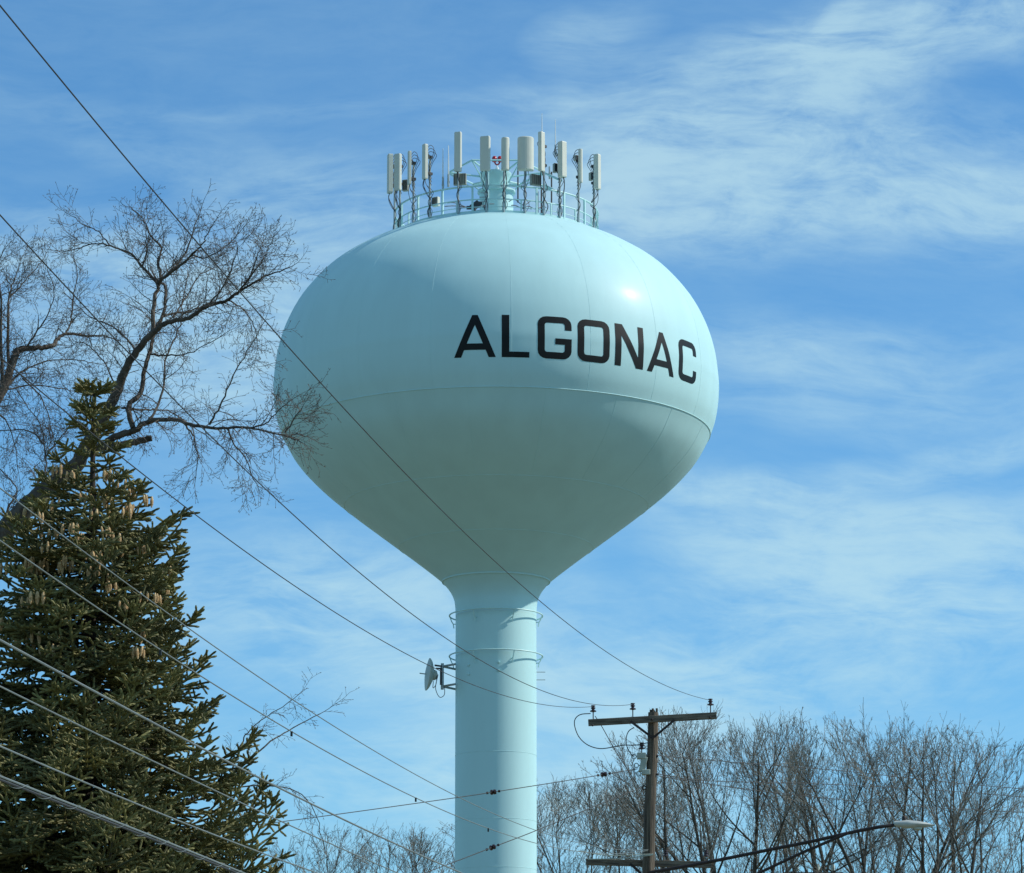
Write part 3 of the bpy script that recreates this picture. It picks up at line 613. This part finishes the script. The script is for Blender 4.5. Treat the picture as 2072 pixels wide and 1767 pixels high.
# ------------------------------------------------------------------ bare trees
class Segs:
    def __init__(s): s.a = []; s.b = []; s.r0 = []; s.r1 = []
    def add(s, a, b, r0, r1): s.a.append(a); s.b.append(b); s.r0.append(r0); s.r1.append(r1)
    def mesh(s, name, m, parent, n=3):
        if not s.a: return None
        a = np.array(s.a); b = np.array(s.b); r0 = np.array(s.r0); r1 = np.array(s.r1)
        d = b-a; ln = np.linalg.norm(d, axis=1)[:, None]+1e-9; d = d/ln; b = b+d*np.minimum(r1, .01)[:, None]*.6
        ref = np.where(np.abs(d[:, 2:3]) < .9, np.array([[0, 0, 1.0]]), np.array([[1.0, 0, 0]]))
        u = np.cross(d, ref); u /= np.linalg.norm(u, axis=1)[:, None]+1e-9; v = np.cross(d, u)
        K = len(a); V = np.zeros((K, 2*n, 3))
        for k in range(n):
            c_, s_ = math.cos(2*math.pi*k/n), math.sin(2*math.pi*k/n)
            V[:, k] = a+r0[:, None]*(c_*u+s_*v); V[:, n+k] = b+r1[:, None]*(c_*u+s_*v)
        base = (np.arange(K)*2*n)[:, None, None]
        f = np.array([[k, (k+1) % n, n+(k+1) % n, n+k] for k in range(n)])[None]+base
        return mkobj(name, V.reshape(-1, 3)-np.array(parent['_o']), f.reshape(-1, 4), m, parent, True)
def rv(): 
    v = rng.normal(size=3); return v/np.linalg.norm(v)
def grow(S_, p, d, length, r, lv, K, thin=1.0):
    """one bending shoot with side shoots; K[lv] = (step, wander, lift, child gap, angle, length ratio, min radius)"""
    step, wander, lift, gap, ang, ratio, rmin = K[lv]
    n = max(2, int(length/step)); done = 0.0; nxt = gap*(.4+.8*random.random()); p = np.array(p, float); d = np.array(d, float); r0 = r
    curl = rv()*.10
    for i in range(n):
        d = d+wander*.6*rv()+curl+np.array([0, 0, lift])*step*4; d /= np.linalg.norm(d)
        q = p+d*(length/n); r1 = max(rmin*.8, r*(1-(i+1)/n*.8)); S_.add(p, q, r0, r1)
        done += length/n
        if lv+1 < len(K) and done >= nxt and i < n:
            nxt += gap*(.6+.8*random.random())*thin
            e = np.cross(d, rv()); e /= np.linalg.norm(e)+1e-9; a_ = R(ang*(.7+.6*random.random()))
            cd_ = d*math.cos(a_)+e*math.sin(a_); rem = 1-(i+1)/n*.55
            grow(S_, q, cd_, length*ratio*rem*(.6+.7*random.random()), max(rmin*.9, r1*.62), lv+1, K, thin)
        p = q; r0 = r1
    if lv == 1 and len(K) == 3: S_.add(p, p+d*.022, r0*1.7, r0*1.3)

def traced_tree(label, Y0, trunk, limbs, K, name='bare_tree', group=None, lowz=None, seeds=1.0):
    """limbs = (pixel points, start half-width px, end half-width px, depth drift, droop) followed with twigs grown in all directions"""
    base = trunk[0]; root = empty(name, base, label, 'tree', group)
    Tm = MB(); Tm.tube(smoothline([t[0] for t in trunk[1]], 6), np.interp(np.linspace(0, 1, len(smoothline([t[0] for t in trunk[1]], 6))), np.linspace(0, 1, len(trunk[1])), [t[1] for t in trunk[1]]), 16)
    Tm.build('trunk', M_bark, root)
    S_ = Segs(); Lm = MB(); 
    depth_pts = []                             # (px, py, Y)
    for li, (pts, h0, h1, drift, droop, dens) in enumerate(limbs):
        if depth_pts:
            dd = np.array(depth_pts); j = np.argmin((dd[:, 0]-pts[0][0])**2+(dd[:, 1]-pts[0][1])**2); ys = dd[j, 2]
        else: ys = Y0
        P2 = smoothline([(x, y, 0) for x, y in pts], 5)[:, :2]; m = len(P2)
        Ys = ys+drift*np.linspace(0, 1, m)**1.2
        P3 = np.array([at(x, y, Y) for (x, y), Y in zip(P2, Ys)])
        P3 += rng.normal(size=P3.shape)*.006
        hh = np.interp(np.linspace(0, 1, m), np.linspace(0, 1, len(h0)), h0) if isinstance(h0, list) else h1+(h0-h1)*(1-np.linspace(0, 1, m))**1.5
        rr = hh/F*Ys; ks = Y0/36; h1 = hh[-1]; h0 = hh[0]
        Lm2 = MB(); Lm2.tube(P3, rr, 10 if h0 > 5 else 7); Lm2.build('limb', M_bark, root)
        for (x, y), Y in zip(P2, Ys): depth_pts.append((x, y, Y))
        acc_ = 0; nxt = .05
        for i in range(1, m):
            sl_ = np.linalg.norm(P3[i]-P3[i-1]); acc_ += sl_
            h = hh[i]
            if P2[i][0] < -160: continue
            while acc_ > nxt:
                nxt += (.036+.052*random.random())/dens/seeds*(1.0+.08*h)
                if random.random() < .12: continue
                d = P3[i]-P3[i-1]; d /= np.linalg.norm(d); e = np.cross(d, rv()); e /= np.linalg.norm(e); a_ = R(35+35*random.random())
                c_ = d*math.cos(a_)+e*math.sin(a_)
                ln = (.14+.50*random.random()**1.4)*(1-.35*i/m)*ks
                dr_ = droop if droop else (.5 if P2[i][1] > 640 and random.random() < .55 else 0)
                KK = K if not dr_ else [tuple([k[0], k[1], -abs(k[2])*dr_*1.6, *k[3:]]) for k in K]
                grow(S_, P3[i]-(P3[i]-P3[i-1])*random.random(), c_, ln, min(rr[i]*.5, .0075), 0, KK)
        d = P3[-1]-P3[-2]; d /= np.linalg.norm(d)
        if h1 < 3: grow(S_, P3[-1], d, .30+.2*random.random(), rr[-1]*.9, 0, K)
    S_.mesh('crown', M_twig, root)
    return root, len(S_.a)
KT = [(.055, .20, .24, .060, 48, .52, .0029), (.040, .20, .28, .058, 50, .42, .0025), (.026, .22, .28, .05, 50, .5, .0030)]
Y1 = 46.0
t_base = at(-330, 2900, Y1); t_base[2] = 0
big = [
 ([(-300,1560),(-220,1330),(-110,1190),(0,1085),(50,1030),(96,988),(154,941.6),(172,908),(215,838),(238.5,788),(254,749),(277,711),(308,676),(338.5,653),(385,641.6),(415.5,622),(461.6,607),(485,589.6),(535,560.8),(588,541.5)], [34,30,26,22,20,18,16,14,11.5,10,8.5,7.5,6.5,5,4.4,3.8,3.2,2.6,1.8,1.0], 1.0, -2.0, 0, 1.3),
 ([(172,918),(200,905),(231,903),(269,895.5),(306,887)], 11, 6.5, -.3, 0, .1),
 ([(215,895),(245,880),(269,872.5),(292,857),(323,849),(361.6,851),(404,863),(461.6,866.7),(500,864.7),(538.6,874.3),(577,882),(598,890),(608,894)], 8, 1.0, -2.4, .5, 1.0),
 ([(269,866),(261.6,822),(284.7,795.5),(292,749),(304,711),(311.6,676),(331,634),(334.7,603),(334.7,580),(322,572)], 6, 2.8, 1.0, 0, .6),
 ([(308,676),(313.5,603),(319,576),(286.6,537.7),(265,514.6),(223,497),(184.7,493.5),(146,507),(111.6,507)], 5, .8, .8, 0, 1.2),
 ([(319,576),(327,564.7),(358,541.6),(385,518.5),(405,500),(415.5,484),(430,455)], 4.5, 1.0, -1.0, 0, 1.3),
 ([(327,564),(321,526),(327,503),(304,476),(292,447),(276,430),(262,418)], 3.2, .8, .6, 0, 1.2),
 ([(330,562),(361.6,534),(385,487.7),(396,450),(408,422)], 3, .8, .3, 0, 1.2),
 ([(288,540),(296,515),(295,480),(300,440)], 2, .8, -.4, 0, 1.2),
 ([(311.6,680),(331,640),(385,630),(430,610),(470,590)], 3, 1.0, .9, 0, 1.0),
 ([(423,861),(446,822),(469,768.6),(500,711),(531,657)], 2.5, .8, -.6, .4, 1.0),
 ([(508,866),(538.6,857),(561.7,834),(590,808)], 2.0, .8, -.5, 0, 1.5),
 ([(577,876),(600,840),(612,824)], 1.8, .8, -.4, 0, 1.5),
 ([(585,884),(602,878),(618,886)], 1.6, .8, -.4, .5, 1.5),
 ([(373,857),(392.4,884),(400,930),(395,970)], 2.2, .8, .5, 1.0, 1.2),
 ([(300,852),(315.5,830),(331,780),(338.5,718.6),(365.5,657),(369,611),(380,560)], 3.2, 1.0, 1.4, 0, 1.0),
 ([(462,867),(471,895.5),(496,926),(511.7,968.6),(525,985)], 2.2, .8, -.3, 1.0, 1.2),
 ([(304,718.6),(346,718.6),(392.4,711),(454,676)], 2.4, .8, -.9, .4, 1.0),
 ([(246,826),(275,828),(311.6,830),(346,834),(400,870),(440,900)], 2.6, .8, 1.2, .8, 1.0),
 ([(277,711),(250,680),(215,655),(180,640),(140,600)], 2.6, .8, 1.5, 0, 1.1),
 ([(485,589.6),(505,560),(520,520),(530,490)], 2.0, .8, -.5, 0, 1.5),
 ([(415,622),(445,590),(468,548),(480,505),(478,490)], 2.2, .8, -.8, 0, 1.3),
 ([(461.6,607),(495,575),(535,520),(545,495)], 2.0, .8, -.9, 0, 1.3),
 ([(385,518),(420,520),(455,500),(485,470)], 1.8, .8, -.6, 0, 1.3),
 ([(223,497),(200,470),(170,455),(150,440)], 1.6, .8, .3, 0, 1.3),
 ([(350,641),(380,600),(400,560),(440,540)], 2, .8, 1.2, 0, 1.2),
 ([(461,607),(490,625),(515,660),(520,700)], 1.8, .8, .6, 1.0, 1.2),
 ([(238,788),(215,740),(180,700),(150,690)], 2.0, .8, 1.0, 0, 1.0),
 ([(80,1000),(77,980),(92,955),(92,930),(84.6,864.7),(57.7,826),(35,790)], 3.2, .8, .8, 0, 1.2),
 ([(90,925),(120,890),(150,850),(170,810)], 2.0, .8, .3, 0, 1.2),
 ([(88.5,899),(61.5,872),(0,872),(-40,880)], 2.0, .8, .4, .6, 1.2),
 ([(0,1085),(20,1020),(35,990),(10,960),(-20,930)], 3.0, .8, .8, 0, 1.4),
 ([(-300,1640),(-60,1720),(200,1690),(400,1610),(489,1549.6),(546,1501),(582.6,1478.8),(647,1444.5)], [12,9,6,3.2,1.9,1.6,1.2,.9], .9, 1.2, .9, .35),
 ([(470,1560),(490,1500),(510,1472.8),(542,1448.5),(594.7,1416)], 1.8, .8, .2, 1.0, .55),
 ([(440,1600),(520,1590),(600,1600),(640,1650),(650,1690)], 1.8, .7, .4, 1.0, .45)]
tr = [(t_base, .50), (at(-335, 2300, Y1), .38), (at(-325, 1900, Y1), .31), (at(-300, 1560, Y1), .24)]
tr1, n1_ = traced_tree('large bare tree leaning in from the left, its crooked limbs behind the spruce top', Y1, (t_base, tr), big, KT)
Y2 = 50.0; t2 = at(-260, 2800, Y2); t2[2] = 0
left = [
 ([(-200,1300),(-110,1010),(-50,880),(0,799),(11.5,776),(27,730),(38.5,707),(77,705),(107.7,699),(115.4,688),(134.6,676),(169,680),(207.7,680),(240,690)], [20,16,12,10,9,8,7,5.5,5,4,3.4,2.6,1.6,1], 1.0, 1.0, 0, 1.2),
 ([(134.6,676),(144,649),(148,603),(156,560),(150,520)], 2.4, .8, .6, 0, 1.2),
 ([(17,772),(17,641.6),(17,603),(30,560),(45,520)], 4, .8, .6, 0, 1.4),
 ([(4,780),(2,700),(2,603),(-5,540),(5,510)], 4.5, .9, -.3, 0, 1.4),
 ([(50,708),(77,668.5),(96,638),(110,590),(95,545)], 2.2, .8, -.4, 0, 1.2),
 ([(19,776),(50,749),(96,732),(146,728),(190,735)], 2.6, .8, .8, .3, 1.1),
 ([(-30,840),(-30,700),(-20,600),(-30,530)], 5, .8, 1.0, 0, 1.4),
 ([(5,790),(60,780),(120,785),(170,800)], 2.0, .8, 1.0, .5, 1.1),
 ([(45,765),(80,800),(100,850),(110,900)], 1.8, .8, .8, .8, 1.1),
 ([(-20,830),(10,850),(30,900),(35,950)], 2.0, .8, .6, .8, 1.1),
 ([(17,603),(45,575),(75,540),(90,520)], 1.8, .8, .3, 0, 1.4)]
tr = [(t2, .34), (at(-260, 2000, Y2), .26), (at(-240, 1600, Y2), .21), (at(-200, 1300, Y2), .17)]
tr2, n2_ = traced_tree('bare tree at the left edge with a kinked upright limb, behind the large leaning tree', Y2, (t2, tr), left, KT)
print('TWIGS', n1_, n2_)

# upright broom-crowned maples on the right and behind the stem
KM = [(.5, .06, .012, .65, 38, .55, .02), (.35, .08, .030, .45, 36, .55, .012), (.25, .09, .07, .27, 38, .50, .0072), (.14, .12, .11, .17, 40, .42, .0052), (.07, .18, .06, .2, 40, .5, .0048)]
def maple(label, px, top_py, Y, spread, stems, seed, group='bare maples behind the utility pole', thin=1.0, rs=1.0, lean=0.0, back=6.0):
    random.seed(seed); global rng; rng = np.random.default_rng(seed)
    top = at(px, top_py, Y); H = top[2]; base = np.array([top[0], Y, 0.0])
    root = empty('maple_tree', base, label, 'tree', group)
    fork = H*.30
    w = MB(); w.tube([base+(0, 0, -.1), base+(0, 0, .6), base+(.1, 0, fork*.6), base+(.05, 0, fork+.3)], [.55, .42, .36, .30], 14); w.build('trunk', M_bark2, root)
    Sg = Segs(); St = Segs(); zcut = CZ+Y*math.tan(R(5.6))-.6
    def g2(p, d, length, r, lv):
        step, wander, lift, gap, ang, ratio, rmin = KM[lv]; lim = H+(-.55 if lv < 2 else 0)+random.uniform(-.45, .25)
        n = max(3, int(length/step)); p = np.array(p); d = np.array(d); r0 = r; done = 0; nxt = gap*.4
        for i in range(n):
            d = d+wander*rv()+np.array([0, 0, lift]); d /= np.linalg.norm(d)
            q = p+d*(length/n); r1 = max(rmin*.75*rs, r*(1-(i+1)/n*.9))
            if q[2] > lim-.055*((q[0]-base[0])**2+(q[1]-base[1])**2): break
            (Sg if lv < 2 else St).add(p, q, r0, r1); done += length/n
            if lv+1 < len(KM):
                ends = [None]*(3 if i == n-1 and lv < 4 else 0)
                while done >= nxt and (i > 0 or lv > 0):
                    low = q[2] < zcut; nxt += gap*(.6+.8*random.random())*thin*(2.2 if low else 1)
                    if not (low and lv >= 2): ends.append(1)
                for e_ in ends:
                    e = np.cross(d, rv()); e /= np.linalg.norm(e); a_ = R((ang if e_ else ang*.6)*(.7+.6*random.random())); c_ = d*math.cos(a_)+e*math.sin(a_)
                    if lv < 2 and c_[2] < .15: c_[2] = .3
                    ln = length*ratio*(1.05-(i+1)/n*.55)*(.7+.6*random.random())
                    if lv == 0: ln = min(ln, 3.2)
                    if lv == 1: ln = min(ln, 1.5)
                    if lv == 2: ln = min(ln, .75)
                    if lv >= 3: ln = min(ln, .26)
                    g2(q-(q-p)*(random.random()*.6 if e_ else 0), c_/np.linalg.norm(c_), ln, max(KM[lv+1][6]*rs, r1*.6), lv+1)
            p = q; r0 = r1
    for k in range(stems):
        a = 2*math.pi*(k+.3*random.random())/stems; tl_ = spread*(.35+.75*random.random())*(1 if k else .1)
        d = np.array([math.cos(a)*tl_+lean, math.sin(a)*tl_, 1.0]); d /= np.linalg.norm(d)
        g2(base+(0, 0, fork), d, (H-fork)*(.74+.14*random.random())/max(.8, d[2]), .15, 0)
    Sg.mesh('limbs', M_bark2, root, 6); St.mesh('crown', M_twigsil, root, 3)
    return root
G2 = 'low bare trees left of the stem'
maple('bare maple directly behind the utility pole top and right of it', 1480, 1425, 102, .46, 8, 11)
maple('tallest bare maple, its broad twiggy crown midway between pole and lamp', 1690, 1415, 106, .62, 9, 12)
maple('bare maple behind the street lamp head', 1850, 1450, 100, .55, 8, 13)
maple('lower bare maple at the right edge of the picture', 2060, 1585, 98, .60, 7, 14)
maple('distant bare maple just right of the tower stem', 1150, 1570, 150, .35, 7, 15, rs=1.25)
maple('distant bare maple behind the lower half of the utility pole', 1290, 1550, 146, .40, 7, 16, rs=1.25)
maple('distant low bare maple just right of the spruce foot', 730, 1662, 150, .40, 7, 17, G2, rs=1.25)
maple('distant low bare maple touching the left side of the tower stem', 880, 1665, 155, .36, 6, 18, G2, rs=1.25)

# ------------------------------------------------------------------ spruce
random.seed(5); rng = np.random.default_rng(5)
SY = 38.0; KS = SY/28; stop = at(193, 798, SY); sb = np.array([stop[0], SY, 0.0]); SH = stop[2]
SP = empty('spruce_tree', sb, 'tall dark green spruce full of hanging tan cones, standing in the lower left', 'tree')
w = MB(); zz = np.linspace(-.1, SH, 30); w.tube([sb+(0.02*math.sin(z), 0, z) for z in zz], np.interp(zz, [0, SH], [.20, .015]), 12); w.build('trunk', M_spbark, SP)
shoots = []                                   # (p, dir, length, width)
BR = Segs(); cones = []
def shoot(p, d, ln, wd=1.0):
    wd *= 1.18; ln *= 1.22
    shoots.append((p[0], p[1], p[2], d[0], d[1], d[2], ln, wd))
def nrm(v): return v/(np.linalg.norm(v)+1e-9)
def sbranch(z0, az, length, young):
    d = np.array([math.cos(az), math.sin(az), .25 if young else -.02+.12*random.random()]); d = nrm(d); side = np.array([-math.sin(az), math.cos(az), 0]); tw = random.uniform(.5, 1.6)
    p = sb+(0, 0, z0); n = max(3, int(length/.13)); st = length/n; r = .008+.009*length
    for i in range(n):
        t = (i+1)/n
        lift = -.06*tw if t < .45 else .12*tw if t < .68 else .24*tw
        if young: lift = .06
        d = nrm(d+np.array([0, 0, lift])+.05*rv()); d[2] = min(d[2], .72); d = nrm(d); q = p+d*st; BR.add(p, q, r*(1-i/n*.8), r*(1-t*.8))
        clad = t > (.25 if length > .8 else .1)
        if clad and i % 1 == 0:
            shoot(p, nrm(d), st*1.25, 1.0)
        if t > .12:
            for s in (-1, 1):
                if random.random() < .10: continue
                ll = (length*(1-t)*.48+.09)*(.65+.6*random.random()); ll = min(ll, .70)
                if SH-z0 < 1.1: ll *= .6
                sd = nrm(d*.8+s*side*(.55+.35*random.random())+np.array([0, 0, -.25+.45*random.random()+(.1 if young else 0)]))
                lateral(q, sd, ll, t)
        p = q
    for k in range(5): shoot(p, nrm(d+.55*rv()), .08+.04*random.random(), 1.0)
    shoot(p, nrm(d+np.array([0, 0, .15])), .15, 1.0)
def lateral(p, d, ll, t):
    m = max(1, int(round(ll/.125))); st = ll/m; cur = np.array(p); dd = np.array(d)
    for j in range(m):
        u = (j+1)/m; dd = nrm(dd+np.array([0, 0, -.035 if u < .6 else .06])+.06*rv()); q = cur+dd*st
        BR.add(cur, q, .0045, .0035)
        shoot(cur, dd, st*1.2, .95)
        sidev = nrm(np.cross(dd, [0, 0, 1.0]))
        for s in (-1, 1):
            if random.random() < .12: continue
            shoot(q, nrm(dd*.55+s*sidev*.75+.30*rv()+np.array([0, 0, .35-.55*random.random()])), .095+.05*random.random()*(1.1-.3*u), 1.0)
        if random.random() < .3: shoot(q, nrm(dd*.5+np.array([0, 0, random.choice((-1, 1))*.9])+.3*rv()), .07+.05*random.random(), .9)
        cur = q
    shoot(cur, dd, .09+.04*random.random(), 1.0)
    if random.random() < .12: return
def radius_at(z):
    h = SH-z; px = h/SY*F*.99
    return np.interp(px, [0, 30, 80, 140, 190, 250, 310, 420, 570, 730, 870, 970, 2000], [7, 28, 40, 52, 82, 140, 190, 222, 262, 322, 425, 480, 620])/F*SY
z = SH-.03; k = 0
shoot(sb+(0, 0, SH-.10), np.array([0, 0, 1.0]), .14)
for zz_ in np.arange(SH-.55, SH-.05, .05): shoot(sb+(0, 0, zz_), np.array([0, 0, 1.0]), .07)
while z > 1.2:
    h = SH-z; vis = z > 4.6
    nb = 4 if h < 1.0 else 7 if vis else 5
    a0 = random.random()*6.28
    for j in range(nb):
        Rl = radius_at(z)*(.55+.60*random.random() if h < 1.6 else .68+.40*random.random())
        if random.random() < .10: Rl = radius_at(z)*1.15
        sbranch(z+random.uniform(-.04, .04), a0+j*2*math.pi/nb+random.uniform(-.2, .2), max(Rl, .10), h < .7)
    z -= (.19+.06*random.random() if h < 1.0 else .165+.06*random.random()) if vis else .5
print('SHOOTS', len(shoots))
SHT = np.array(shoots)
vis = (SHT[:, 2] > 4.5)
def needle_mesh(A, nn, name, width):
    K = len(A); p = A[:, :3]; d = A[:, 3:6]; ln = A[:, 6]; wd = A[:, 7]
    ref = np.where(np.abs(d[:, 2:3]) < .9, np.array([[0, 0, 1.0]]), np.array([[1.0, 0, 0]]))
    u = np.cross(d, ref); u /= np.linalg.norm(u, axis=1)[:, None]; v = np.cross(d, u)
    V = np.zeros((K, nn, 3, 3))
    for i in range(nn):
        t = (i+.5)/nn+rng.uniform(-.03, .03, K); th = i*2.4+rng.uniform(0, 1.2, K)
        rad_ = (np.cos(th)[:, None]*u+np.sin(th)[:, None]*v); tang = np.cross(rad_, d)
        nl = (.0185*wd*rng.uniform(.8, 1.2, K)*np.where(t > .85, .8, 1))[:, None]
        b = p+d*(ln*t)[:, None]; nd = rad_*.85+d*.55+np.array([0, 0, .12]); nd /= np.linalg.norm(nd, axis=1)[:, None]
        wv_ = tang*width
        V[:, i, 0] = b-wv_; V[:, i, 1] = b+wv_; V[:, i, 2] = b+nd*nl
    V = V.reshape(-1, 3); f = np.arange(len(V)).reshape(-1, 3)
    # the leafy core of each shoot: a tapering five-sided spindle
    rings = []
    for t, rr_ in ((.0, .0065), (.3, .0115), (.85, .0115), (1.02, .0060)):
        for k5 in range(5):
            th = 2*math.pi*k5/5+t*2; rings.append(p+d*(ln*t)[:, None]+(rr_*wd)[:, None]*(math.cos(th)*u+math.sin(th)*v))
    Q = np.stack(rings, 1).reshape(-1, 3); tri = []
    for a in range(3):
        for k5 in range(5):
            i0, i1, j0, j1 = a*5+k5, a*5+(k5+1) % 5, a*5+5+k5, a*5+5+(k5+1) % 5; tri += [(i0, i1, j1), (i0, j1, j0)]
    tri = (np.array(tri)[None]+(np.arange(K)*20)[:, None, None]).reshape(-1, 3)+len(V)
    V = np.concatenate([V, Q])-np.array(SP['_o']); f = np.concatenate([f, tri])
    return mkobj(name, V, f, M_needle, SP, False)
needle_mesh(SHT[vis], 40, 'foliage', .0024)
needle_mesh(SHT[~vis], 6, 'lower_foliage', .006)
BR.mesh('branches', M_spbark, SP, 4)
# hanging cones near the top
cm = MB(); prof = [(.004, 0)]
for i in range(13):
    t = i/12; rr_ = .0190*math.sin(math.pi*(.12+.80*t))**.8; prof += [(rr_*.86, -.004-.112*t), (rr_*1.10, -.004-.112*t-.006)]
prof.append((.003, -.124)); cm.lathe(prof[::-1], (0, 0, 0), 10)
cone_me = None; spots = []
cand = [s for s in shoots if SH-3.0 < s[2] < SH-.75]
random.shuffle(cand)
for s in cand:
    p = np.array(s[:3]); rel = p-sb; rh = math.hypot(rel[0], rel[1]); h = SH-p[2]
    if rh < radius_at(p[2])*.55: continue
    if rel[1] > -.05*rh: continue               # most cones show on the near side
    if h > 2.0 and random.random() < .6: continue
    if any(np.linalg.norm(p-q) < .035 for q in spots): continue
    p = p+np.array([rel[0]/rh*.03, -.07, -.035]); spots.append(p)
    for k in range(random.choice((1, 2, 3, 3))):
        spots.append(p+np.array([random.uniform(-.09, .09), random.uniform(-.04, .04), random.uniform(-.02, .02)]))
    if len(spots) >= 230: break
for i, p in enumerate(spots[:99]):
    if cone_me is None:
        o = mkobj('cone', np.concatenate(cm.v), cm.f, M_cone, SP); cone_me = o
    else:
        o = cone_me.copy(); C.objects.link(o); o.parent = SP
    o.location = tuple(p-np.array([0, 0, .012])-sb); s = .75+.4*random.random(); o.scale = (s, s, s); o.rotation_euler = (random.uniform(-.18, .18), random.uniform(-.18, .18), random.random()*6)

mc = MB()
for p in spots[99:]:
    s = .75+.4*random.random(); V = np.concatenate(cm.v)*s+(p-np.array([0, 0, .012])); mc.add(V, cm.f)
tag(mc.build('cones', M_cone, SP), kind='stuff')

for o in bpy.data.objects:
    if '_o' in o: del o['_o']
